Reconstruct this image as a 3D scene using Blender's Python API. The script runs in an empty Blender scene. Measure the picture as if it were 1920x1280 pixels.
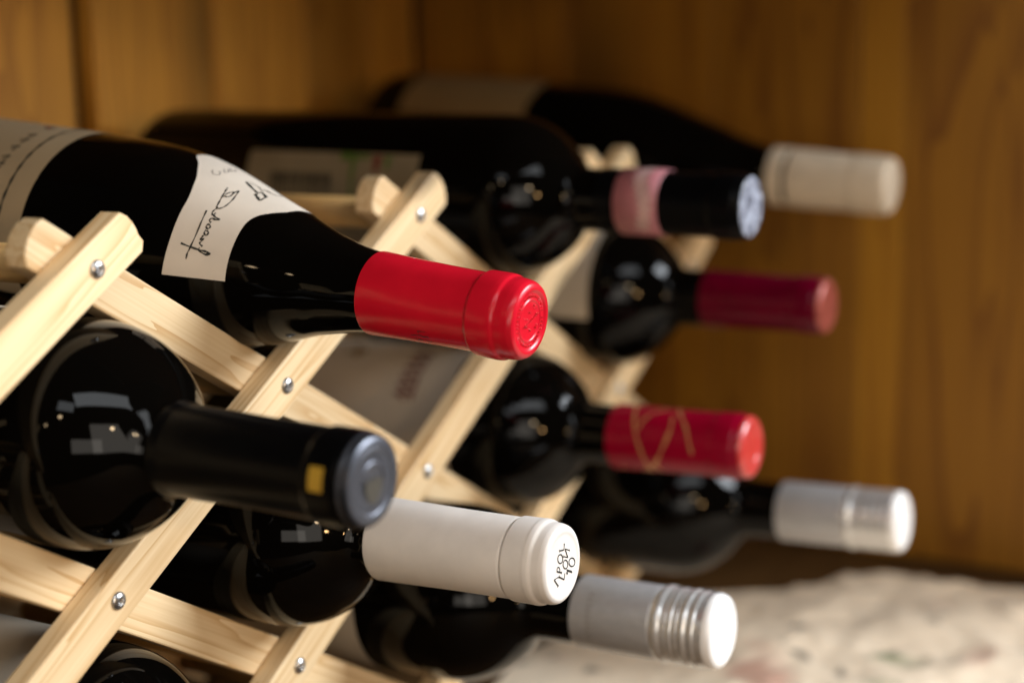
import bpy, bmesh, math, random
import numpy as np
from mathutils import Vector, Matrix
random.seed(7)
MM = 0.001
scene = bpy.context.scene

# ------------------------------------------------------------------ camera
cam = bpy.data.cameras.new('camera')
cam_o = bpy.data.objects.new('camera', cam)
scene.collection.objects.link(cam_o)
CP = Vector((-270.636, -362.033, 7.843)) * MM
CR = Vector((0.50065705, -0.86544929, -0.01844043))
CU = Vector((0.16036815, 0.07179612, 0.98444267))
CF = Vector((0.85066126, 0.49582542, -0.17473573))
cam_o.matrix_world = Matrix(((CR.x, CU.x, -CF.x, CP.x), (CR.y, CU.y, -CF.y, CP.y), (CR.z, CU.z, -CF.z, CP.z), (0, 0, 0, 1)))
cam.sensor_width = 36
cam.lens = 55.87
cam.clip_start = 0.01
cam.clip_end = 50
cam.dof.use_dof = True
cam.dof.focus_distance = 0.545
cam.dof.aperture_fstop = 3.8
scene.camera = cam_o

# ------------------------------------------------------------------ world, lamps, exposure
world = bpy.data.worlds.new('World')
scene.world = world
world.use_nodes = True
bg = world.node_tree.nodes['Background']
bg.inputs['Color'].default_value = (1.0, 0.78, 0.55, 1)
bg.inputs['Strength'].default_value = 0.015

def area(name, pos, target, sx, sy, power, col):
    l = bpy.data.lights.new(name, 'AREA'); l.shape = 'RECTANGLE'; l.size = sx; l.size_y = sy
    l.energy = power; l.color = col
    o = bpy.data.objects.new(name, l); scene.collection.objects.link(o)
    o.location = pos
    o.rotation_euler = (Vector(target) - Vector(pos)).to_track_quat('-Z', 'Y').to_euler()
    return o
def bulb(name, pos, power, rad=0.045, col=(1.0, 0.72, 0.42)):
    l = bpy.data.lights.new(name, 'POINT'); l.energy = power; l.color = col; l.shadow_soft_size = rad
    o = bpy.data.objects.new(name, l); scene.collection.objects.link(o); o.location = pos
    return o
TC = Vector((0.28, -0.05, -0.14))
area('window_light', TC + 1.35 * Vector((0.53, -0.72, 0.45)), TC, 0.75, 0.55, 40, (0.88, 0.94, 1.0))
area('ceiling_light', TC + 1.6 * Vector((-0.46, -0.52, 0.72)), TC, 1.15, 0.34, 6.2, (0.93, 0.97, 1.0))
area('ceiling_light_small', TC + 1.6 * Vector((-0.80, -0.20, 0.60)), TC, 0.34, 0.22, 0.8, (0.93, 0.97, 1.0))
area('room_light', TC + 1.0 * Vector((-0.74, -0.65, 0.17)), TC + Vector((-0.1, 0, 0)), 0.36, 0.46, 1.5, (1.0, 0.91, 0.80))
area('room_light_low', TC + 1.0 * Vector((-0.88, -0.46, 0.06)), TC + Vector((-0.1, 0, 0)), 0.34, 0.2, 0.6, (1.0, 0.91, 0.80))
BC = Vector((0.09, 0, -0.11))
bulb('warm_bulb_one', BC + 1.9 * Vector((-0.93, -0.02, 0.34)), 2)
bulb('warm_bulb_two', BC + 1.9 * Vector((-0.84, -0.24, 0.48)), 4)
bulb('warm_bulb_three', BC + 1.7 * Vector((-0.50, -0.80, 0.32)), 9)
bulb('warm_bulb_four', BC + 2.1 * Vector((-0.42, -0.90, 0.12)), 17, col=(1.0, 0.58, 0.24))

vs = scene.view_settings
scene.display_settings.display_device = 'sRGB'
vs.view_transform = 'Standard'
vs.look = 'None'
vs.exposure = 0.12
vs.gamma = 1.0
vs.use_curve_mapping = False

# ------------------------------------------------------------------ helpers
def link(o):
    scene.collection.objects.link(o); return o
def tag(o, label=None, cat=None, group=None, kind=None):
    if label: o['label'] = label
    if cat: o['category'] = cat
    if group: o['group'] = group
    if kind: o['kind'] = kind
    return o
def empty(name, mat=None):
    o = link(bpy.data.objects.new(name, None)); o.empty_display_size = 0.01
    if mat is not None: o.matrix_world = mat
    return o
def mesh(name, verts, faces, mat, parent=None, smooth=True, mm=True):
    """verts in millimetres (mm=True)"""
    me = bpy.data.meshes.new(name)
    k = MM if mm else 1.0
    me.from_pydata([(v[0] * k, v[1] * k, v[2] * k) for v in verts], [], faces)
    me.materials.append(mat)
    if smooth: me.polygons.foreach_set('use_smooth', [True] * len(me.polygons))
    me.update()
    o = link(bpy.data.objects.new(name, me))
    if parent: o.parent = parent
    return o
def from_bm(name, bm, mat, parent=None, smooth=False):
    me = bpy.data.meshes.new(name); bm.to_mesh(me); bm.free(); me.materials.append(mat)
    if smooth: me.polygons.foreach_set('use_smooth', [True] * len(me.polygons))
    o = link(bpy.data.objects.new(name, me))
    if parent: o.parent = parent
    return o

# ---- materials
def nt(name):
    m = bpy.data.materials.new(name); m.use_nodes = True
    t = m.node_tree; b = t.nodes['Principled BSDF']
    return m, t, b
def plain(name, col, rough=0.5, metal=0.0, spec=0.5, coat=0.0, noise=0.0, nscale=60, bump=0.0, sss=0.0):
    m, t, b = nt(name)
    b.inputs['Base Color'].default_value = (*col, 1); b.inputs['Roughness'].default_value = rough
    b.inputs['Metallic'].default_value = metal; b.inputs['Specular IOR Level'].default_value = spec
    b.inputs['Coat Weight'].default_value = coat
    b.inputs['Coat Roughness'].default_value = 0.08
    tc = t.nodes.new('ShaderNodeTexCoord'); n = t.nodes.new('ShaderNodeTexNoise')
    n.inputs['Scale'].default_value = nscale; n.inputs['Detail'].default_value = 5
    t.links.new(tc.outputs['Object'], n.inputs['Vector'])
    if noise:
        r = t.nodes.new('ShaderNodeMapRange'); r.inputs['From Min'].default_value = 0.3; r.inputs['From Max'].default_value = 0.7
        r.inputs['To Min'].default_value = 1 - noise; r.inputs['To Max'].default_value = 1 + noise * 0.4
        mx = t.nodes.new('ShaderNodeMix'); mx.data_type = 'RGBA'; mx.blend_type = 'MULTIPLY'; mx.inputs['Factor'].default_value = 1
        mx.inputs['A'].default_value = (*col, 1)
        t.links.new(n.outputs['Fac'], r.inputs['Value']); t.links.new(r.outputs['Result'], mx.inputs['B'])
        t.links.new(mx.outputs['Result'], b.inputs['Base Color'])
        r2 = t.nodes.new('ShaderNodeMapRange'); r2.inputs['To Min'].default_value = rough * 0.8; r2.inputs['To Max'].default_value = min(1, rough * 1.25)
        t.links.new(n.outputs['Fac'], r2.inputs['Value']); t.links.new(r2.outputs['Result'], b.inputs['Roughness'])
    if bump:
        bp = t.nodes.new('ShaderNodeBump'); bp.inputs['Strength'].default_value = bump; bp.inputs['Distance'].default_value = 0.0006
        t.links.new(n.outputs['Fac'], bp.inputs['Height']); t.links.new(bp.outputs['Normal'], b.inputs['Normal'])
    return m
def wood(name, light, dark, sc, rough=0.5, ring=0.5, fine=(4, 900, 900), bump=0.15, knots=0.0, spread=0.12):
    """grain along the object's local X; sc = stretch of the growth lines (per metre)"""
    m, t, b = nt(name); N = t.nodes.new; L = t.links.new
    tc = N('ShaderNodeTexCoord'); oi = N('ShaderNodeObjectInfo')
    off = N('ShaderNodeVectorMath'); off.operation = 'MULTIPLY_ADD'
    off.inputs[1].default_value = (37.0, 13.0, 21.0)
    cmb = N('ShaderNodeCombineXYZ')
    for i in range(3): L(oi.outputs['Random'], cmb.inputs[i])
    L(cmb.outputs[0], off.inputs[0]); L(tc.outputs['Object'], off.inputs[2])
    mp = N('ShaderNodeMapping'); mp.inputs['Scale'].default_value = sc; L(off.outputs[0], mp.inputs['Vector'])
    n1 = N('ShaderNodeTexNoise'); n1.inputs['Scale'].default_value = 1; n1.inputs['Detail'].default_value = 2.5; n1.inputs['Distortion'].default_value = 0.4
    L(mp.outputs[0], n1.inputs['Vector'])
    # growth lines: fold the noise into bands
    ml = N('ShaderNodeMath'); ml.operation = 'MULTIPLY'; ml.inputs[1].default_value = 9.0; L(n1.outputs['Fac'], ml.inputs[0])
    fr = N('ShaderNodeMath'); fr.operation = 'FRACT'; L(ml.outputs[0], fr.inputs[0])
    pw = N('ShaderNodeMath'); pw.operation = 'POWER'; pw.inputs[1].default_value = 2.6; L(fr.outputs[0], pw.inputs[0])
    mf = N('ShaderNodeMapping'); mf.inputs['Scale'].default_value = fine; L(off.outputs[0], mf.inputs['Vector'])
    n2 = N('ShaderNodeTexNoise'); n2.inputs['Scale'].default_value = 1; n2.inputs['Detail'].default_value = 4; L(mf.outputs[0], n2.inputs['Vector'])
    ad = N('ShaderNodeMath'); ad.operation = 'MULTIPLY_ADD'; ad.inputs[1].default_value = ring; L(pw.outputs[0], ad.inputs[0])
    s2 = N('ShaderNodeMath'); s2.operation = 'MULTIPLY'; s2.inputs[1].default_value = 0.5; L(n2.outputs['Fac'], s2.inputs[0])
    L(s2.outputs[0], ad.inputs[2])
    cr = N('ShaderNodeValToRGB'); cr.color_ramp.elements[0].position = 0.15; cr.color_ramp.elements[0].color = (*light, 1)
    cr.color_ramp.elements[1].position = 0.95; cr.color_ramp.elements[1].color = (*dark, 1)
    L(ad.outputs[0], cr.inputs['Fac'])
    hv = N('ShaderNodeHueSaturation')
    mr = N('ShaderNodeMapRange'); mr.inputs['To Min'].default_value = 1 - spread; mr.inputs['To Max'].default_value = 1 + spread * 0.6
    L(oi.outputs['Random'], mr.inputs['Value']); L(mr.outputs[0], hv.inputs['Value']); L(cr.outputs[0], hv.inputs['Color'])
    col = hv.outputs[0]
    if knots:
        mk = N('ShaderNodeMapping'); mk.inputs['Scale'].default_value = (knots * 0.35, knots, knots); L(off.outputs[0], mk.inputs['Vector'])
        vo = N('ShaderNodeTexVoronoi'); vo.inputs['Scale'].default_value = 1; L(mk.outputs[0], vo.inputs['Vector'])
        kr = N('ShaderNodeMapRange'); kr.inputs['From Min'].default_value = 0.06; kr.inputs['From Max'].default_value = 0.17 if knots > 15 else 0.28
        kr.inputs['To Min'].default_value = 0.45; kr.inputs['To Max'].default_value = 1; L(vo.outputs['Distance'], kr.inputs['Value'])
        mx = N('ShaderNodeMix'); mx.data_type = 'RGBA'; mx.blend_type = 'MULTIPLY'; mx.inputs['Factor'].default_value = 1
        L(col, mx.inputs['A']); L(kr.outputs[0], mx.inputs['B']); col = mx.outputs['Result']
    L(col, b.inputs['Base Color'])
    b.inputs['Roughness'].default_value = rough
    b.inputs['Specular IOR Level'].default_value = 0.35
    bp = N('ShaderNodeBump'); bp.inputs['Strength'].default_value = bump; bp.inputs['Distance'].default_value = 0.0004
    L(ad.outputs[0], bp.inputs['Height']); L(bp.outputs[0], b.inputs['Normal'])
    return m

M = {}
M['pine'] = wood('pale_pine', (0.80, 0.61, 0.365), (0.53, 0.30, 0.105), (4.5, 70, 70), rough=0.55, ring=0.55, fine=(14, 900, 900), knots=24, spread=0.16)
M['dowel'] = wood('brown_dowel_wood', (0.42, 0.25, 0.085), (0.26, 0.13, 0.04), (70, 70, 4.5), rough=0.6)
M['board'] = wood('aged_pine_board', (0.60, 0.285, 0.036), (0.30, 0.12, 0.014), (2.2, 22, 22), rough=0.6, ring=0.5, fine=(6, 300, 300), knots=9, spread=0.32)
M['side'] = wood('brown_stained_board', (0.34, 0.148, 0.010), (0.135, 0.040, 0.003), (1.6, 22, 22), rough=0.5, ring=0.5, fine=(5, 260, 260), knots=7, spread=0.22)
M['side_pale'] = wood('pale_brown_strip', (0.38, 0.175, 0.011), (0.19, 0.064, 0.004), (1.6, 22, 22), rough=0.5, ring=0.4, fine=(5, 260, 260), spread=0.05)
M['shelf'] = wood('dark_shelf_board', (0.10, 0.05, 0.014), (0.05, 0.022, 0.006), (1.6, 22, 22), rough=0.55)
M['dark_wall'] = plain('dark_wall', (0.03, 0.015, 0.008), 0.8)
M['glass'] = plain('dark_bottle_glass', (0.0015, 0.0012, 0.0009), 0.035, spec=0.16)
M['screw'] = plain('zinc_screw', (0.52, 0.51, 0.50), 0.28, metal=1.0, noise=0.25, nscale=600)
M['red'] = plain('red_capsule', (0.56, 0.006, 0.020), 0.24, spec=0.28, coat=0.0, noise=0.06, nscale=150, bump=0.05)
M['red_gloss'] = plain('glossy_red_embossing', (0.55, 0.010, 0.020), 0.10, spec=0.6)
M['black_cap'] = plain('black_capsule', (0.0015, 0.0015, 0.0018), 0.30, spec=0.09, noise=0.1, nscale=200)
M['grey_tip'] = plain('dark_satin_tip', (0.10, 0.105, 0.125), 0.36, metal=0.75, noise=0.15, nscale=400)
M['tip_shield'] = plain('brown_tip_shield', (0.05, 0.043, 0.03), 0.55, metal=0.2)
M['gold'] = plain('gold_print', (0.46, 0.28, 0.03), 0.4, metal=0.3)
M['white_cap'] = plain('cream_white_capsule', (0.70, 0.655, 0.61), 0.42, spec=0.4, noise=0.06, nscale=120, bump=0.04)
M['silver'] = plain('silver_screw_cap', (0.66, 0.655, 0.65), 0.30, metal=0.66, noise=0.08, nscale=300)
M['silver_side'] = plain('grey_cap_skirt', (0.42, 0.42, 0.43), 0.38, metal=0.35, noise=0.08, nscale=300)
M['silver_tip'] = plain('cap_tip_glare', (0.86, 0.85, 0.84), 0.4, metal=0.1)  # window glare on the aluminium tip, painted in as near-white
M['wine_cap'] = plain('dark_red_capsule', (0.105, 0.0006, 0.012), 0.2, spec=0.2, coat=0.0, noise=0.2, nscale=120, bump=0.1)
M['wine_tip'] = plain('rose_tip', (0.32, 0.07, 0.05), 0.35, metal=0.3, noise=0.2, nscale=300)
M['red2'] = plain('crimson_capsule', (0.24, 0.0008, 0.016), 0.24, spec=0.2, coat=0.0, noise=0.1, nscale=120, bump=0.08)
M['red2_tip'] = plain('crimson_tip', (0.50, 0.035, 0.03), 0.3, spec=0.6, coat=0.4)
M['gold_line'] = plain('dull_gold_line', (0.50, 0.26, 0.10), 0.35, metal=0.5)
M['cream_cap'] = plain('beige_capsule', (0.58, 0.48, 0.36), 0.5, noise=0.1, nscale=100)
M['ink'] = plain('black_ink', (0.012, 0.012, 0.008), 0.6)
M['ink_grey'] = plain('grey_ink', (0.25, 0.22, 0.20), 0.6)
M['ink_red'] = plain('red_brown_ink', (0.13, 0.016, 0.010), 0.6)
M['ink_green'] = plain('green_ink', (0.06, 0.12, 0.015), 0.6)
M['paper_label'] = plain('cream_paper_label', (0.62, 0.54, 0.45), 0.62, noise=0.05, nscale=90)
M['label_shaded'] = plain('shaded_label_paper', (0.32, 0.235, 0.135), 0.7, noise=0.08, nscale=60)  # body label paper, its shade behind the lattice painted in as darker tan
M['label_tan'] = plain('tan_label', (0.22, 0.14, 0.055), 0.7, noise=0.08, nscale=60)
M['label_dull'] = plain('dull_grey_label', (0.20, 0.165, 0.11), 0.7, noise=0.15, nscale=50)
M['label_grey'] = plain('grey_beige_label', (0.50, 0.42, 0.33), 0.7, noise=0.10, nscale=40)
M['paper_label2'] = plain('aged_paper_label', (0.50, 0.43, 0.34), 0.7, noise=0.08, nscale=60)
M['pink'] = plain('pink_band', (0.42, 0.15, 0.17), 0.5, noise=0.25, nscale=90)
M['pink_pale'] = plain('pale_pink_band', (0.52, 0.33, 0.31), 0.5, noise=0.3, nscale=140)

def mottled(name, c1, c2, scale, lo, hi, rough=0.4):
    m, t, b = nt(name)
    tc = t.nodes.new('ShaderNodeTexCoord'); n = t.nodes.new('ShaderNodeTexNoise')
    n.inputs['Scale'].default_value = scale; n.inputs['Detail'].default_value = 3
    cr = t.nodes.new('ShaderNodeValToRGB'); cr.color_ramp.elements[0].position = lo; cr.color_ramp.elements[1].position = hi
    cr.color_ramp.elements[0].color = (*c1, 1); cr.color_ramp.elements[1].color = (*c2, 1)
    t.links.new(tc.outputs['Object'], n.inputs['Vector']); t.links.new(n.outputs['Fac'], cr.inputs['Fac'])
    t.links.new(cr.outputs[0], b.inputs['Base Color']); b.inputs['Roughness'].default_value = rough
    return m
M['mottled_tip'] = mottled('pale_blue_printed_tip', (0.05, 0.055, 0.08), (0.32, 0.35, 0.43), 260, 0.42, 0.55)

def crumpled_paper():
    m, t, b = nt('printed_crumpled_paper'); N = t.nodes.new; L = t.links.new
    tc = N('ShaderNodeTexCoord')
    def spots(scale, lo, hi, seed):
        mp = N('ShaderNodeMapping'); mp.inputs['Location'].default_value = (seed, seed * 1.7, 0); L(tc.outputs['Object'], mp.inputs['Vector'])
        n = N('ShaderNodeTexNoise'); n.inputs['Scale'].default_value = scale; n.inputs['Detail'].default_value = 3; L(mp.outputs[0], n.inputs['Vector'])
        r = N('ShaderNodeMapRange'); r.inputs['From Min'].default_value = lo; r.inputs['From Max'].default_value = hi; L(n.outputs['Fac'], r.inputs['Value'])
        return r.outputs[0]
    col = None
    base = N('ShaderNodeRGB'); base.outputs[0].default_value = (0.82, 0.68, 0.51, 1); col = base.outputs[0]
    for sc, lo, hi, seed, c, k in ((16, .62, .70, 1.3, (0.11, 0.15, 0.06, 1), .8), (13, .64, .72, 5.1, (0.40, 0.13, 0.09, 1), .6), (34, .63, .70, 9.7, (0.07, 0.06, 0.05, 1), .75), (5, .5, .7, 3.3, (0.60, 0.46, 0.32, 1), .6)):
        f = spots(sc, lo, hi, seed)
        km = N('ShaderNodeMath'); km.operation = 'MULTIPLY'; km.inputs[1].default_value = k; L(f, km.inputs[0])
        mx = N('ShaderNodeMix'); mx.data_type = 'RGBA'; L(km.outputs[0], mx.inputs['Factor']); L(col, mx.inputs['A']); mx.inputs['B'].default_value = c
        col = mx.outputs['Result']
    L(col, b.inputs['Base Color']); b.inputs['Roughness'].default_value = 0.75
    return m
M['newsprint'] = crumpled_paper()

# ------------------------------------------------------------------ setting
XS, YB, ZS = 655.0, 250.0, -297.0       # side wall face, back wall face, shelf top (mm)
def bevel_box(name, x0, x1, y0, y1, z0, z1, mat, parent=None, bev=1.0, grain='X'):
    """box whose local X runs along the grain axis"""
    cx, cy, cz = (x0 + x1) / 2, (y0 + y1) / 2, (z0 + z1) / 2
    dx, dy, dz = x1 - x0, y1 - y0, z1 - z0
    bm = bmesh.new(); bmesh.ops.create_cube(bm, size=1)
    s = (dx, dy, dz) if grain == 'X' else (dz, dy, dx)
    for v in bm.verts: v.co = Vector((v.co.x * s[0], v.co.y * s[1], v.co.z * s[2])) * MM
    bmesh.ops.bevel(bm, geom=bm.edges[:], offset=bev * MM, segments=2, affect='EDGES', profile=0.5)
    o = from_bm(name, bm, mat, parent)
    o.location = Vector((cx, cy, cz)) * MM
    if grain == 'Z': o.rotation_euler = (0, math.radians(90), 0)
    return o

shelf = tag(bevel_box('shelf', -200, XS + 30, -452, YB + 30, ZS - 22, ZS, M['shelf']), kind='structure')
top = tag(bevel_box('unseen_shade_board', 100, XS - 2, -165, YB + 30, 120, 140, M['shelf']), kind='structure')  # unseen board added overhead to shade the back wall and bottle bodies
wall = tag(bevel_box('back_wall', 100, XS + 40, YB + 14, YB + 30, ZS + 1, 118, M['dark_wall']), kind='structure')
xs = [100, 216, 337, 351, 446, 533, 600, XS - 0.5]
for i in range(len(xs) - 1):
    if xs[i] == 337: continue          # the open joint between two boards
    dep = random.uniform(-1.0, 1.0)
    bevel_box('plank', xs[i] + .8, xs[i + 1] - .8, YB + dep, YB + 13.6, ZS + 2, 115, M['board'], wall, 2.2, 'Z')
side = tag(bevel_box('side_wall', XS + 14, XS + 30, -452, YB + 13, ZS + 1, 240, M['dark_wall']), kind='structure')
ys = [-450, -385, -320, -250, -172, -91, -64, 30, 132, YB - 3]
for i in range(len(ys) - 1):
    dep = random.uniform(-.2, .2)
    m_ = M['side_pale'] if ys[i] == -91 else M['side']
    o = bevel_box('plank', XS + dep, XS + 13.6, ys[i] + .1, ys[i + 1] - .1, ZS + 2, 238, m_, side, .7, 'Z')
for o in list(wall.children) + list(side.children):
    par = o.parent; o.matrix_parent_inverse = Matrix.Translation(-par.location)

# ------------------------------------------------------------------ wine rack
W, H = 184.7275, 108.9562
PHI = math.atan2(H, W)
SWID, STH = 16.5, 9.0
NODE = lambda j, q: Vector(((j + q) * W / 2, 0, (-j + q) * H / 2))
EDGE = math.hypot(W / 2, H / 2)
rack = empty('wine_rack', Matrix.Translation(Vector((184.7, 80, ZS)) * MM))
tag(rack, 'pale pine lattice wine rack of crossed slats with screw heads', 'wine rack')
RI = Matrix.Translation(-Vector((184.7, 80, ZS)) * MM)

def slat_mesh(L, chip, seed):
    rnd = random.Random(seed)
    hw = SWID / 2
    pts = []
    # right end: gently bulged arc
    for i in range(7):
        z = -hw + 2 * hw * i / 6
        b = 2.2 * (1 - (z / hw) ** 2) - 0.9 * abs(z / hw) ** 6
        if chip and i == 0: b += 1.0
        if chip and i == 1: b += 1.5
        pts.append((L / 2 - 2.0 + b, z))
    for i in range(7):
        z = hw - 2 * hw * i / 6
        b = 2.2 * (1 - (z / hw) ** 2) - 0.9 * abs(z / hw) ** 6
        pts.append((-L / 2 + 2.0 - b, z))
    bm = bmesh.new()
    f = [bm.verts.new((p[0] * MM, 0, p[1] * MM)) for p in pts]
    b_ = [bm.verts.new((p[0] * MM, STH * MM, p[1] * MM)) for p in pts]
    n = len(pts)
    bm.faces.new(f); bm.faces.new(b_[::-1])
    for i in range(n): bm.faces.new((f[(i + 1) % n], f[i], b_[i], b_[(i + 1) % n]))
    bmesh.ops.recalc_face_normals(bm, faces=bm.faces[:])
    rim = [e for e in bm.edges if abs(e.verts[0].co.y - e.verts[1].co.y) < 1e-7]
    bmesh.ops.bevel(bm, geom=rim, offset=0.7 * MM, segments=2, affect='EDGES', profile=0.5)
    return bm

def screw_mesh():
    R_, hgt = 3.15, 1.75
    nr, ns = 26, 48
    verts, faces = [], []
    def z(r, a):
        d = hgt * math.sqrt(max(0, 1 - (r / R_) ** 2)) ** 0.9
        k = abs(math.cos(3 * a))                 # six-lobed recess
        lim = 0.95 + 0.55 * k ** 1.3
        if r < lim: d = hgt * 0.25
        return d
    verts.append((0, -hgt * 0.25, 0))
    for i in range(1, nr + 1):
        r = R_ * i / nr
        for s in range(ns):
            a = 2 * math.pi * s / ns
            verts.append((r * math.cos(a), -z(r, a), r * math.sin(a)))
    for s in range(ns): faces.append((0, 1 + s, 1 + (s + 1) % ns))
    for i in range(nr - 1):
        for s in range(ns):
            a, b2 = 1 + i * ns + s, 1 + i * ns + (s + 1) % ns
            faces.append((a, a + ns, b2 + ns, b2))
    me = bpy.data.meshes.new('screw'); me.from_pydata([(v[0] * MM, v[1] * MM, v[2] * MM) for v in verts], [], faces)
    me.materials.append(M['screw']); me.polygons.foreach_set('use_smooth', [True] * len(me.polygons)); me.update()
    return me
SCREW = screw_mesh()

def slat(kind, fixed, lo, hi, e0, e1, y, screws=False, chip=False, back=False):
    """kind '/' : fixed=j, lo..hi are q ; kind '\\' : fixed=q, lo..hi are j"""
    if kind == '/':
        a, b = NODE(fixed, lo), NODE(fixed, hi); rot = -PHI
    else:
        a, b = NODE(lo, fixed), NODE(hi, fixed); rot = PHI
    d = (b - a).normalized() if (b - a).length > 1 else Vector((math.cos(PHI), 0, math.sin(PHI) * (1 if kind == '/' else -1)))
    A, B = a - d * e0, b + d * e1
    L = (B - A).length
    o = from_bm('slat', slat_mesh(L, chip, fixed * 7 + lo), M['pine'])
    jit = random.Random(fixed * 31 + lo * 5 + (9 if back else 0))
    o.rotation_euler = (0, rot, 0)
    o.location = ((A + B) / 2 + Vector((0, y, 0))) * MM
    o.parent = rack; o.matrix_parent_inverse = RI
    if screws:
        for k in range(lo, hi + 1):
            P = NODE(fixed, k) if kind == '/' else NODE(k, fixed)
            s = link(bpy.data.objects.new('screw', SCREW))
            s.parent = o
            u = (P - (A + B) / 2).dot(d)
            s.location = (u * MM, 0.0001, jit.uniform(-.4, .4) * MM)
            s.rotation_euler = (0, jit.uniform(0, 6), 0)
    return o
E1 = 21.5
fwd = [(1, -2, 0, 25, E1), (2, -3, 1, E1, E1), (3, -2, 2, E1, E1), (4, -1, 2, E1, 33), (5, 0, 1, E1, E1)]
bwd = [(2, 3, 4, E1, E1), (1, 2, 5, E1, E1), (0, 1, 5, E1, E1), (-1, 0, 4, E1, E1), (-2, 1, 3, E1, E1), (-3, 2, 2, E1, E1)]
YBK = 142.0
for j, lo, hi, e0, e1 in fwd:
    slat('/', j, lo, hi, e0, e1, 0.0, screws=True, chip=(j == 1))
    slat('/', j, lo, hi, e0, e1, YBK + STH + .3, back=True)
for q, lo, hi, e0, e1 in bwd:
    slat('\\', q, lo, hi, e0, e1, STH + .25)
    slat('\\', q, lo, hi, e0, e1, YBK, back=True)
# dowels that join the two lattices
def dowel_mesh(L, r):
    bm = bmesh.new()
    bmesh.ops.create_cone(bm, cap_ends=True, segments=20, radius1=r * MM, radius2=r * MM, depth=L * MM)
    me = bpy.data.meshes.new('dowel'); bm.to_mesh(me); bm.free(); me.materials.append(M['dowel'])
    me.polygons.foreach_set('use_smooth', [len(p.vertices) == 4 for p in me.polygons])
    return me
DY0, DY1 = 2 * STH + .4, YBK - .2
DOWEL = dowel_mesh(DY1 - DY0, 6.5)
for j, lo, hi, e0, e1 in fwd:
    for q in range(lo, hi + 1):
        o = link(bpy.data.objects.new('dowel', DOWEL)); o.parent = rack; o.matrix_parent_inverse = RI
        o.rotation_euler = (math.radians(90), 0, 0)
        o.location = (NODE(j, q) + Vector((0, (DY0 + DY1) / 2, 0))) * MM

# ------------------------------------------------------------------ bottles
def pchip(xs, ys, xq):
    xs, ys, xq = np.array(xs, float), np.array(ys, float), np.array(xq, float)
    h = np.diff(xs); d = np.diff(ys) / h; m = np.zeros(len(xs))
    for i in range(1, len(xs) - 1):
        if d[i - 1] * d[i] > 0:
            w1, w2 = 2 * h[i] + h[i - 1], h[i] + 2 * h[i - 1]
            m[i] = (w1 + w2) / (w1 / d[i - 1] + w2 / d[i])
    i = np.clip(np.searchsorted(xs, xq) - 1, 0, len(xs) - 2); s = (xq - xs[i]) / h[i]
    return ((1 + 2 * s) * (1 - s) ** 2 * ys[i] + s * (1 - s) ** 2 * h[i] * m[i] + s * s * (3 - 2 * s) * ys[i + 1] + s * s * (s - 1) * h[i] * m[i + 1])

def bord(s=0.0): return [(t + (s if t > 60 and t < 280 else 0), r) for t, r in BORD0]
BORD0 = [(0, 13.2), (4, 13.6), (5, 14.2), (14, 14.2), (16, 13.4), (40, 13.6), (64, 14.1), (72, 14.5), (74.5, 15.6), (77, 18.4), (80.5, 22.8), (85, 27.2), (90.5, 31.3), (97, 34.7), (105, 36.9), (114, 37.5), (285, 37.5), (291, 36.8), (296, 34), (298, 29)]
BORD = BORD0
BEAU = [(0, 12.6), (5, 13.2), (8, 13.8), (17, 13.8), (19, 12.8), (40, 13.4), (62, 14.4), (82, 18.2), (101, 24.6), (115, 29.1), (124, 32.3), (143, 38.1), (160, 41.2), (178, 42.2), (284, 42.2), (291, 41), (296, 37), (298, 31)]
HB = 298.0
SEG = 96
def lathe_verts(prof, seg=SEG, close_first=False, close_last=False, hb=HB):
    verts, faces = [], []
    rings = []
    for t, r in prof:
        if r < 1e-4:
            rings.append([len(verts)]); verts.append((0, 0, hb - t))
        else:
            base = len(verts); rings.append(list(range(base, base + seg)))
            for s in range(seg):
                a = 2 * math.pi * s / seg
                verts.append((r * math.cos(a), r * math.sin(a), hb - t))
    for A, B in zip(rings[:-1], rings[1:]):
        if len(A) == 1:
            for s in range(seg): faces.append((A[0], B[s], B[(s + 1) % seg]))
        elif len(B) == 1:
            for s in range(seg): faces.append((A[(s + 1) % seg], A[s], B[0]))
        else:
            for s in range(seg): faces.append((A[(s + 1) % seg], A[s], B[s], B[(s + 1) % seg]))
    return verts, faces
def rounded(prof, rad=0.5, n=3):
    """round the corners of a profile so that it shades smoothly"""
    out = [prof[0]]
    for a, b, c in zip(prof[:-2], prof[1:-1], prof[2:]):
        a, b, c = np.array(a, float), np.array(b, float), np.array(c, float)
        la, lc = np.linalg.norm(a - b), np.linalg.norm(c - b)
        k = min(rad, la * .45, lc * .45)
        p, q = b + (a - b) / la * k, b + (c - b) / lc * k
        for i in range(n + 1):
            s = i / n; out.append(tuple((1 - s) ** 2 * p + 2 * s * (1 - s) * b + s * s * q))
    out.append(prof[-1]); return out

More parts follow.
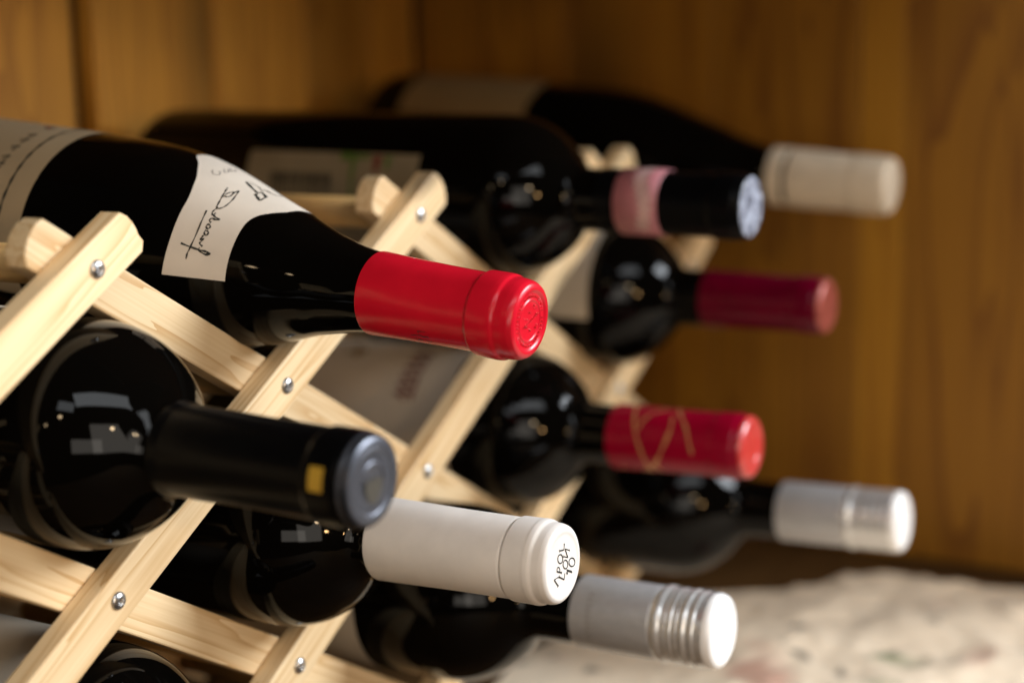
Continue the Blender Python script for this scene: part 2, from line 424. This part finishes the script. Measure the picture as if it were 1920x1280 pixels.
class Bottle:
    def __init__(self, label, tip, tilt, prof, yaw=0.0, ext=0.0):
        self.prof = prof
        tau = math.radians(tilt); yw = math.radians(yaw)
        a = Vector((math.sin(yw) * math.cos(tau), -math.cos(yw) * math.cos(tau), -math.sin(tau)))
        up = (Vector((0, 0, 1)) - a * a.z).normalized(); y = a.cross(up)
        base = Vector(tip) - a * HB
        m = Matrix(((up.x, y.x, a.x, base.x * MM), (up.y, y.y, a.y, base.y * MM), (up.z, y.z, a.z, base.z * MM), (0, 0, 0, 1)))
        self.root = tag(empty('wine_bottle', m), label, 'bottle', 'wine bottles lying in the rack')
        if ext: prof = self.prof = [(t + (ext if t > 240 else 0), r) for t, r in prof]
        ts = sorted(set(list(np.linspace(0, 64, 17)) + list(np.linspace(64, 180, 60)) + list(np.linspace(180, 284 + ext, 6)) + list(np.linspace(284 + ext, 298 + ext, 14))))
        rs = pchip([p[0] for p in prof], [p[1] for p in prof], ts)
        pf = [(3.0, 0.0)] + [(t_, r_) for t_, r_ in zip(ts, rs) if t_ > 3.0] + [(HB + ext - 1, 24.0), (HB + ext - 16, 12.0), (HB + ext - 20, 0.0)]
        v, f = lathe_verts(pf)
        self.glass = mesh('glass_body', v, f, M['glass'], self.root)
    def R(self, t): return float(pchip([p[0] for p in self.prof], [p[1] for p in self.prof], [t])[0])
    def P(self, t, th, off=0.0):
        r = self.R(t) + off; a = math.radians(th)
        return Vector((r * math.cos(a), r * math.sin(a), HB - t))
    def patch(self, name, tl, tr, th0, th1, mat, off=0.22, parent=None, nth=60, ntt=14):
        fl = tl if callable(tl) else (lambda th: tl)
        fr_ = tr if callable(tr) else (lambda th: tr)
        verts, faces = [], []
        for i in range(nth + 1):
            th = th0 + (th1 - th0) * i / nth
            for k in range(ntt + 1):
                t = fl(th) + (fr_(th) - fl(th)) * k / ntt
                verts.append(self.P(t, th, off))
        for i in range(nth):
            for k in range(ntt):
                a = i * (ntt + 1) + k
                faces.append((a, a + 1, a + ntt + 2, a + ntt + 1))
        return mesh(name, verts, faces, mat, parent or self.root)
    def ribbons(self, name, strokes, mat, off, parent, radius=None):
        verts, faces = [], []
        for pts, w in strokes:
            pts = smooth_line(pts, 5) if len(pts) > 2 else [tuple(np.array(pts[0], float) + (np.array(pts[1], float) - np.array(pts[0], float)) * q_ / 6) for q_ in range(7)]
            P3, N3 = [], []
            for t, th in pts:
                if radius is None: p = self.P(t, th, off)
                else:
                    a = math.radians(th); p = Vector(((radius(t) + off) * math.cos(a), (radius(t) + off) * math.sin(a), HB - t))
                P3.append(p); N3.append(Vector((math.cos(math.radians(th)), math.sin(math.radians(th)), 0)))
            base = len(verts)
            for i, p in enumerate(P3):
                tg = (P3[min(i + 1, len(P3) - 1)] - P3[max(i - 1, 0)])
                if tg.length < 1e-6: tg = Vector((0, 0, 1))
                sd = N3[i].cross(tg.normalized()).normalized()
                ww = w * (0.75 + 0.25 * math.sin(i * 0.9 + len(P3)))
                verts += [p + sd * ww / 2, p - sd * ww / 2]
            for i in range(len(P3) - 1):
                a = base + 2 * i; faces.append((a, a + 1, a + 3, a + 2))
        return mesh(name, verts, faces, mat, parent)
def smooth_line(pts, n):
    out = []
    P = [np.array(p, float) for p in pts]
    P = [2 * P[0] - P[1]] + P + [2 * P[-1] - P[-2]]
    for i in range(1, len(P) - 2):
        for k in range(n):
            s = k / n
            out.append(tuple(0.5 * ((2 * P[i]) + (-P[i - 1] + P[i + 1]) * s + (2 * P[i - 1] - 5 * P[i] + 4 * P[i + 1] - P[i + 2]) * s * s + (-P[i - 1] + 3 * P[i] - 3 * P[i + 1] + P[i + 2]) * s ** 3)))
    out.append(tuple(P[-2])); return out
def flat_strokes(name, strokes, mat, parent, z, thick=0.0):
    """ribbons on a capsule tip; points are (left, up) in mm -> local x = up, local y = left"""
    verts, faces = [], []
    for pts, w in strokes:
        P3 = [Vector((p[1], p[0], z)) for p in pts]; base = len(verts)
        for i, p in enumerate(P3):
            tg = (P3[min(i + 1, len(P3) - 1)] - P3[max(i - 1, 0)]).normalized()
            sd = Vector((0, 0, 1)).cross(tg)
            verts += [p + sd * w / 2, p - sd * w / 2]
        for i in range(len(P3) - 1):
            a = base + 2 * i; faces.append((a, a + 1, a + 3, a + 2))
    return mesh(name, verts, faces, mat, parent)
def beads(name, spots, mat, parent, z0, h=0.28):
    """small embossed bumps (x, y, rx, ry, angle) on a tip"""
    verts, faces = [], []
    for x, y, rx, ry, an in spots:
        b = len(verts); c, s = math.cos(an), math.sin(an)
        for lvl, k in ((0, 1.0), (h * .75, .75), (h, .35)):
            for i in range(8):
                a = 2 * math.pi * i / 8; px, py = rx * k * math.cos(a), ry * k * math.sin(a)
                verts.append((x + px * c - py * s, y + px * s + py * c, z0 + lvl))
        for l in range(2):
            for i in range(8):
                a0, a1 = b + l * 8 + i, b + l * 8 + (i + 1) % 8
                faces.append((a0, a1, a1 + 8, a0 + 8))
        faces.append(tuple(b + 16 + i for i in range(8)))
    return mesh(name, verts, faces, mat, parent)

def capsule(B, prof, mat, name='capsule', rad=0.5):
    v, f = lathe_verts(rounded(prof, rad))
    return mesh(name, v, f, mat, B.root)
def cap_radius(prof):
    p = sorted([q for q in prof if q[1] > 5], key=lambda q: q[0])
    return lambda t: float(np.interp(t, [q[0] for q in p], [q[1] for q in p]))

# ---- 1: sloped bottle with the red capsule
b1 = Bottle('sloped-shoulder bottle with bright red capsule and signed white neck label, top left', (184.7, -104.4, -78.3), 5.5, BEAU)
RED = [(0.9, 0), (0.9, 6.6), (0.45, 7.1), (0.9, 7.6), (0.9, 9.4), (0.35, 10.2), (0.1, 11.0), (0.7, 12.6), (2.2, 13.5), (4.5, 13.9), (7.2, 14.0), (8.2, 14.75), (10, 14.9), (17.4, 14.85), (18.6, 13.75), (30, 13.9), (46, 14.3), (62, 15.0), (62.4, 14.2)]
c1 = capsule(b1, RED, M['red'])
sp = []
for i in range(40):
    a = 2 * math.pi * i / 40 + 0.02 * random.random()
    if i % 9 == 4: continue
    sp.append((8.5 * math.cos(a), 8.5 * math.sin(a), random.uniform(.35, .55), random.uniform(.16, .3), a + random.uniform(-.6, .6)))
for i in range(11):
    s = -1 + 2 * i / 10
    sp.append((0.15 + 1.9 * s, -0.7 - 4.6 * s, .36, .17, random.uniform(0, 3)))
for i in range(9):
    a = random.uniform(0, 6.28); r_ = random.uniform(2, 5.5); sp.append((r_ * math.cos(a), r_ * math.sin(a), .5, .2, random.uniform(0, 3)))
beads('embossing', sp, M['red_gloss'], c1, HB - 1.0, 0.8)
rr = cap_radius(RED)
prt = [([(37.0, 122.5), (34.3, 122.5)], .35), ([(37.2, 122), (37.3, 127)], .5), ([(41, 133), (39, 132), (37.4, 131)], .4), ([(37.5, 130), (36, 133), (34.2, 131.5), (33.9, 134)], .6),
       ([(39.8, 139), (39, 145), (38, 141), (37.2, 146)], .5), ([(36, 141), (34.6, 144.5), (33.5, 143)], .5)]
b1.ribbons('printed_mark', prt, M['ink'], .12, c1, rr)
TH0 = -14
def lab_r(th):
    u = abs(th - TH0); return float(pchip([0, 7, 22, 35, 44, 51, 57, 70, 110], [99.2, 99.4, 100.1, 103.4, 106.3, 107.6, 108.1, 108.3, 108.8], [u])[0])
def lab_l(th):
    u = abs(th - TH0); return float(pchip([0, 5, 13, 17, 21, 28, 38, 57, 78, 110], [147.6, 147.5, 146.8, 144.6, 141.6, 138, 134, 130.6, 130.2, 131.3], [u])[0])
nl = b1.patch('neck_label', lab_l, lab_r, TH0 - 103, 88.5, M['paper_label'], .22, nth=150)
SIG = [
 [(123.1, 17.7), (122.5, 21.1), (121.9, 24.6), (121.2, 29.6), (120.6, 34.5), (120.3, 37.2), (119.5, 37.9), (118.6, 36.4), (117.9, 33.1), (117.7, 27.4), (118.3, 21.2), (119.3, 15.5), (119.6, 17.4), (119.4, 21.6)],
 [(121.1, 26.5), (119.7, 25.2), (119.5, 21.7), (120.2, 19.3), (120.8, 21.2), (121.3, 25.0)],
 [(119.9, 38.4), (120.3, 40.4), (120.3, 42.9), (119.7, 44.0), (119.2, 41.9)],
 [(119.5, 44.0), (118.5, 44.9), (116.8, 45.7), (118.1, 46.6), (119.4, 46.6), (119.7, 48.8), (118.8, 49.8)],
 [(119.4, 50.9), (119.8, 53.4), (118.9, 54.7), (118.4, 52.9), (119.0, 51.5), (119.5, 52.2)],
 [(119.3, 55.8), (119.5, 58.0), (118.6, 59.3), (118.1, 57.2), (118.9, 55.9)],
 [(119.4, 59.6), (119.7, 61.4), (119.9, 63.0), (119.0, 61.9), (119.5, 64.3), (119.7, 65.7), (118.5, 67.1)],
 [(119.4, 68.2), (119.3, 70.1), (117.2, 71.8), (115.6, 71.6), (115.5, 70.7), (117.0, 69.9), (119.1, 69.8), (122.5, 69.2), (126.1, 68.2)],
 [(122.5, 42.6), (122.1, 49.7), (121.9, 60.6), (122.5, 69.5), (123.0, 73.5), (123.1, 77.2)]]
b1.ribbons('signature', [(s, .85) for s in SIG] + [([(116.4, 70.2), (115.7, 71.2)], 1.1)], M['ink'], .36, nl)
EMB = [([(122.6, .4), (118.9, 3.1), (115.2, 5.5)], .95), ([(123.0, -.8), (121.1, -3.0), (118.7, -3.9), (116.3, -1.9)], .35), ([(114.7, 8.9), (112.8, 11.4)], 1.1), ([(112.8, 11.4), (111.0, 13.6)], 1.1),
       ([(111.0, 13.6), (111.2, 4.9)], 1.1), ([(111.2, 4.9), (114.8, 1.3)], 1.0), ([(114.8, 1.3), (114.7, 8.9)], 1.0), ([(115.9, .1), (115.9, -5.8), (113.5, -6.4), (112.3, -9.8), (112.0, -16)], .8)]
b1.ribbons('emblem', [(p_, w_ * 1.35) for p_, w_ in EMB], M['ink'], .36, nl)
b1.ribbons('faint_print', [([(134.1, 8.9), (132.2, 12.1), (131.4, 11.2), (130.4, 9.9), (131.8, 6.1), (132.5, 6.8)], .6), ([(133.3, 0.0), (130.8, 3.8), (130.8, .5), (133.0, -3.2)], .6), ([(133.5, -6), (131, -3), (131, -7), (133, -9)], .6)], M['ink_grey'], .36, nl)
bl = b1.patch('body_label', 286, 195, -118, 112, M['label_shaded'], .22, nth=80)
b1.ribbons('label_rule', [([(206.5, th) for th in range(-110, 108, 6)], 1.5)], M['ink'], .36, bl)
marks = []
for th in (44, 39, 31, 24, 18):
    marks.append(([(215, th), (219, th + 1)], 1.3)); marks.append(([(215.5, th + 2.5), (217.5, th + 3.5)], 1.0))
b1.ribbons('lettering', marks, M['ink'], .36, bl)
b1.ribbons('red_mark', [([(216, 6), (221, 4)], 3.0)], M['ink_red'], .36, bl)

# ---- 2: black capsule, grey tip
b2 = Bottle('bottle with long black capsule, gold patch and blue-grey embossed tip, nearest the camera', (92.4, -103.3, -111.2), 1.4, BORD)
BLK = [(0.5, 13.35), (1.6, 13.9), (3.5, 14.2), (5, 14.7), (14.5, 14.75), (16, 14.0), (40, 14.05), (70, 14.6), (73.5, 15.35), (73.9, 14.4)]
c2 = capsule(b2, [(0.6, 0), (0.6, 12.5)] + BLK, M['black_cap'])
v, f = lathe_verts(rounded([(0.25, 0), (0.25, 5.2), (-.1, 5.6), (.2, 6), (.2, 9.6), (-.1, 10), (.1, 10.4), (0.0, 12.0), (0.5, 13.0), (2.0, 14.05), (3.0, 14.3), (3.2, 14.1)], .3))
t2 = mesh('tip_disc', v, f, M['grey_tip'], c2)
sp = [(7.8 * math.cos(2 * math.pi * i / 34), 7.8 * math.sin(2 * math.pi * i / 34), .42, .26, 2 * math.pi * i / 34) for i in range(34)]
sp += [(11.2 * math.cos(2 * math.pi * i / 60), 11.2 * math.sin(2 * math.pi * i / 60), .3, .3, 0) for i in range(60)]
beads('tip_beading', sp, M['grey_tip'], c2, HB - 0.25, .5)
sh = [(-3.6, 1.4), (-3.4, -1.5), (-1.6, -3.6), (0, -4.4), (1.6, -3.6), (3.4, -1.5), (3.6, 1.4), (0, 1.9)]
mesh('tip_shield', [(p[1] * 1.25 - 1.2, p[0] * 1.2, HB + .2) for p in sh], [tuple(range(len(sh)))], M['tip_shield'], c2, smooth=False)
g2 = cap_radius(BLK)
vv, ff = [], []
for i in range(9):
    th = 65 + 28 * i / 8
    for t in (12.4, 7.4):
        a = math.radians(th); r_ = 14.9; vv.append((r_ * math.cos(a), r_ * math.sin(a), HB - t))
for i in range(8): ff.append((2 * i, 2 * i + 1, 2 * i + 3, 2 * i + 2))
mesh('gold_patch', vv, ff, M['gold'], c2)
b2.patch('label', 270, 150, -70, 115, M['paper_label2'])

# ---- 3: cream white capsule with the lettered tip
b3 = Bottle('bottle with cream-white capsule and small lettering on its white tip', (184.7, -115.3, -161.2), -.7, bord(3))
WHT = [(0.5, 0), (0.5, 10.2), (0.15, 11.2), (0.2, 12.2), (1.0, 13.4), (2.6, 13.9), (5.2, 14.0), (6.4, 14.75), (8, 14.95), (9, 14.8), (16.6, 14.8), (17.6, 13.95), (18.4, 14.2), (40, 14.35), (73, 15.1), (73.4, 14.0)]
c3 = capsule(b3, WHT, M['white_cap'])
LET = [([(3.5, -6.54), (6.15, -3.51)], .45), ([(6.15, -3.51), (2.55, -3.48)], .3), ([(2.55, -4.1), (2.55, -2.9)], .2), ([(3.9, -6.9), (3.1, -6.2)], .2),
 ([(4.13, -1.25), (.81, -2.62)], .45), ([(.65, -2.2), (.95, -3.0)], .22), ([(3.97, -1.38), (3.9, -.3), (3.3, .05), (2.51, -.29), (1.95, -1.17), (2.2, -2.05)], .32),
 ([(1.94, 5.39), (-1.15, 4.85)], .42), ([(-1.15, 4.85), (-1.71, 6.87)], .28), ([(1.9, 4.9), (2.0, 5.9)], .22), ([(-1.71, 6.87), (-1.2, 6.9)], .25),
 ([(2.67, -3.58), (-.92, -5.55)], .42), ([(-.92, -5.55), (-1.43, -3.4)], .3), ([(2.5, -3.1), (2.85, -4.0)], .22),
 ([(-.76, 2.67), (-3.84, 1.4)], .3), ([(-3.84, 1.4), (-2.01, 4.97)], .42), ([(-2.01, 4.97), (-5.21, 3.59)], .3), ([(-.6, 2.2), (-.9, 3.1)], .2), ([(-5.3, 3.2), (-5.1, 4.0)], .2),
 ([(-3.06, -2.9), (-6.45, -4.46)], .6), ([(-2.9, -2.4), (-3.25, -3.3)], .25), ([(-6.3, -4.0), (-6.6, -4.9)], .25), ([(-2.7, -4.1), (-3.4, -3.7)], .9)]
for c, ax_, by in (((1.52, 2.43), (1.75, .5), (-.08, 1.55)), ((-2.03, -.49), (1.68, .48), (-.08, 1.5)), ((-6.73, -1.07), (2.15, .6), (-.08, 1.5))):
    LET.append(([(c[0] + ax_[0] * math.cos(a) + by[0] * math.sin(a), c[1] + ax_[1] * math.cos(a) + by[1] * math.sin(a)) for a in [2 * math.pi * i / 20 for i in range(21)]], .36))
flat_strokes('tip_lettering', [(p_, w_ * 1.3) for p_, w_ in LET], M['ink'], c3, HB - .38)
b3.patch('label', 270, 145, -80, 95, M['paper_label2'])

# ---- screw cap bottles 4 and 9
def screw_cap(B, ridges, zt=0):
    R0 = 14.7
    TOP = [(0.35, 0), (0.35, 10.6), (0.0, 11.6), (0.1, 12.6), (0.9, 14.0), (2.4, 14.75), (4.0, 14.8)]
    v, f = lathe_verts(rounded(TOP, .4)); 
    pr = [(4.0, 14.8), (6.0, 14.8)]
    for (t0, t1, h) in ridges:
        n = 7
        for i in range(n + 1):
            s = i / n; pr.append((t0 + (t1 - t0) * s, R0 + h * math.sin(math.pi * s)))
    te = ridges[-1][1]
    pr += [(te + .8, R0 - .35)]
    cap = mesh('screw_cap', *lathe_verts(pr), M['silver'], B.root)
    mesh('cap_tip', v, f, M['silver_tip'], cap)
    skirt = mesh('cap_skirt', *lathe_verts(rounded([(te + .8, R0 - .35), (te + 1.4, R0 - .05), (44, R0 + .05), (61, R0 + .1), (61.2, R0 - .9)], .25)), M['silver_side'], B.root)
    return cap, skirt
RID = [(7.0, 9.6, .55), (10.6, 13.6, .75), (14.2, 15.8, .25), (16.4, 18.6, .45), (19.0, 20.6, .2), (21.4, 25.6, .85)]
b4 = Bottle('bottle with ridged silver screw cap at the bottom, below the cream-white capsule', (277.1, -135.8, -212.4), -1.0, bord(8))
k4, s4 = screw_cap(b4, RID)
txt = []
for i in range(9):
    th = 40 + i * 9
    txt.append(([(53.6, th), (50.6, th + 1.5)], .5)); txt.append(([(53.4, th + 3), (51.2, th + 4.5)], .45))
b4.ribbons('faint_lettering', txt, M['ink_grey'], .12, s4, lambda t: 14.78)
b4.patch('label', 255, 150, -95, 148, M['paper_label2'])
b9 = Bottle('bottle with silver-white screw cap at far right, just above the crumpled paper', (461.8, -152.4, -215.1), -2.0, bord(8))
screw_cap(b9, [(6.5, 9.0, .3), (10, 12, .2), (13, 16, .3), (17, 20, .3), (23.0, 26.5, .8)])
b9.patch('label', 255, 165, -95, 70, M['paper_label2'])

# ---- 5: bottle cut by the bottom edge
L5 = (37.5 + SWID / 2) / math.cos(PHI)
n5 = NODE(3, -2)
b5 = Bottle('bottle cut off by the bottom edge of the picture, below the lowest slat', (n5.x, -98, n5.z + L5), 0, BORD)
capsule(b5, [(0.6, 0), (0.6, 12.5)] + BLK, M['black_cap'])
l5 = b5.patch('label', 262, 128, -90, 120, M['paper_label2'])
b5.ribbons('label_curve', [([(150, 70), (158, 60), (170, 50), (186, 42), (204, 38)], .9), ([(150, 82), (190, 80)], 1.2)], M['ink'], .36, l5)

# ---- 6: pink banded neck
b6 = Bottle('bottle with black capsule, pink paper band on its neck and mottled pale-blue tip', (369.5, -109.2, -56.4), .8, bord(8), ext=30)
c6 = capsule(b6, [(0.6, 0), (0.6, 12.5)] + BLK[:-2] + [(60, 14.6), (60.3, 13.6)], M['black_cap'])
v, f = lathe_verts(rounded([(0.2, 0), (0.2, 10), (0.0, 11.5), (0.4, 13.0), (1.2, 13.6), (1.5, 13.5)], .3))
mesh('tip_disc', v, f, M['mottled_tip'], c6)
pr = [(38.6, 14.35), (38.7, 14.75), (48, 14.85), (59.6, 14.95), (59.8, 14.3)]
bnd = mesh('paper_band', *lathe_verts(pr), M['pink'], b6.root)
b6.ribbons('pale_stripe', [([(46 + 2 * math.sin(th * .05), th) for th in range(-60, 150, 10)], 8.0)], M['pink_pale'], .08, bnd, lambda t: 14.95)
l6 = b6.patch('label', 246, 148, 58, 165, M['label_dull'])
bars = []
rb = random.Random(3)
t = 196.0
while t < 231:
    w = rb.choice((.9, 1.4, 2.0)); bars.append(([(t, 74), (t, 92)], w)); t += w + rb.choice((.4, .5, .7))
b6.ribbons('barcode', bars, M['ink'], .36, l6)
b6.ribbons('green_print', [([(184, 62), (184, 90)], 3.0), ([(192, 61), (176, 61)], 4.0), ([(165, 60), (165, 70)], 4.0)], M['ink_green'], .36, l6)
b6.ribbons('brown_print', [([(171, 60), (171, 72)], 5.0)], M['ink_red'], .36, l6)

# ---- 7: dark red capsule
b7 = Bottle('bottle with glossy dark wine-red capsule and rosy tip, middle right', (461.8, -113.1, -112.3), 0, bord(5))
WC = [(2.2, 13.5), (4.5, 13.7), (6, 14.2), (15, 14.25), (16.4, 13.6), (40, 13.8), (63, 14.6), (63.3, 13.6)]
c7 = capsule(b7, WC, M['wine_cap'])
mesh('tip_disc', *lathe_verts(rounded([(0.5, 0), (0.5, 9), (.1, 10.5), (.2, 11.8), (1.0, 13.1), (2.4, 13.6)], .4)), M['wine_tip'], c7)
l7 = b7.patch('label', 205, 112.5, -95, 103, M['paper_label2'])

# ---- 8: crimson capsule with gold scribble
b8 = Bottle('bottle with crimson capsule crossed by gold scribbled lines, right of centre', (369.5, -110.9, -162.0), -1.5, bord(9))
RC = [(2.0, 13.9), (5, 14.2), (6, 14.8), (15, 14.85), (16.4, 14.4), (40, 14.5), (66, 15.0), (66.3, 13.8)]
c8 = capsule(b8, RC, M['red2'])
mesh('tip_disc', *lathe_verts(rounded([(0.7, 0), (0.7, 7), (.3, 7.4), (.6, 8), (.6, 9.6), (.1, 10.6), (.1, 11.8), (.9, 13.3), (2.2, 14.0)], .35)), M['red2_tip'], c8)
r8 = cap_radius(RC)
b8.ribbons('gold_scribble', [([(57, -8), (54.5, 20), (51.5, 60), (48, 100), (46.5, 130), (46, 160)], 1.7), ([(35, 30), (34.5, 62), (38.5, 100), (43, 128), (50, 150)], 1.7), ([(50, 62), (48, 40), (44, 18), (38, 2)], 1.5),
   ([(37, -20), (34, 10), (30, 35), (26.4, 58), (23.2, 97)], 1.6), ([(60, 141), (59, 144)], 1.8), ([(43, 128), (40, 150)], 1.7)], M['gold_line'], .1, c8, r8)
l8 = b8.patch('label', 232, 137, -100, 150, M['label_grey'])
lt = []
for th in (58, 51, 44, 36, 28, 20):
    lt += [([(156.5, th), (168, th)], 2.2), ([(157.5, th), (157.5, th + 5)], 2.0), ([(167, th), (161, th + 5)], 2.0)]
b8.ribbons('red_lettering', lt, M['ink_red'], .36, l8)
b8.ribbons('brown_crest', [([(196, 20), (206, 24)], 4.5), ([(199, 28), (203, 14)], 4)], plain('brown_ink', (.2, .13, .05), .6), .36, l8)

# ---- 10: beige capsule, far top
b10 = Bottle('farthest bottle with beige capsule and dark ring, highest on the right', (556, -115.2, -62.1), 3.8, BEAU, ext=22)
CC = [(0.5, 0), (0.5, 10), (0.3, 12.5), (1.4, 14.6), (3.5, 15.4), (8, 15.7), (20, 15.8), (20.8, 15.3), (24, 15.3), (50, 15.9), (56, 15.9), (56.4, 14.2)]
c10 = capsule(b10, CC, M['cream_cap'])
mesh('capsule_ring', *lathe_verts(rounded([(58.6, 14.6), (58.8, 15.9), (67, 16.0), (67.3, 14.6)], .3)), M['cream_cap'], c10)
b10.patch('label', 292, 207, -60, 60, M['label_tan'])

# ------------------------------------------------------------------ crumpled paper on the shelf
def crumple():
    from mathutils import noise
    nx, ny = 190, 170
    x0, x1, y0, y1 = 290, 608, -430, 26
    verts, faces = [], []
    for j in range(ny + 1):
        for i in range(nx + 1):
            u, v = i / nx, j / ny
            Y = y0 + (y1 - y0) * v + 8 * noise.noise(Vector((u * 5, 7, v * 2)))
            far_x = float(np.interp(Y, [-380, -175, -112, -60, -10, 60], [612, 618, 606, 568, 536, 510])) + 7 * noise.noise(Vector((v * 14, 3, 1)))
            X = x0 + (far_x - x0) * u + 6 * noise.noise(Vector((u * 6, v * 6, 9))) * (1 - u)
            p = Vector((X * .010, Y * .012, 0))
            c = 0
            for k, (fr_, am) in enumerate(((0.8, .8), (1.9, .55), (4.1, .32), (9, .10))):
                c += am * (1 - 2.2 * abs(noise.noise(p * fr_ + Vector((k * 3, 5, 2)))))
            c = max(0, c)
            under = min(1, max(0, (-25 - Y) / 60))          # flat where the rack stands on it
            far = min(1, max(0, (u - .35) / .5))
            hump = math.exp(-((Y + 95) / 30) ** 2) * 2 * far
            Z = ZS + 0.8 + (1.2 + 4.6 * under) * c * (0.5 + .5 * far) + hump * u
            verts.append((X, Y, Z))
    for j in range(ny):
        for i in range(nx):
            a = j * (nx + 1) + i; faces.append((a, a + 1, a + nx + 2, a + nx + 1))
    o = mesh('crumpled_paper', verts, faces, M['newsprint'])
    return tag(o, 'crumpled beige printed paper sheet spread on the shelf under the rack', 'paper')
crumple()
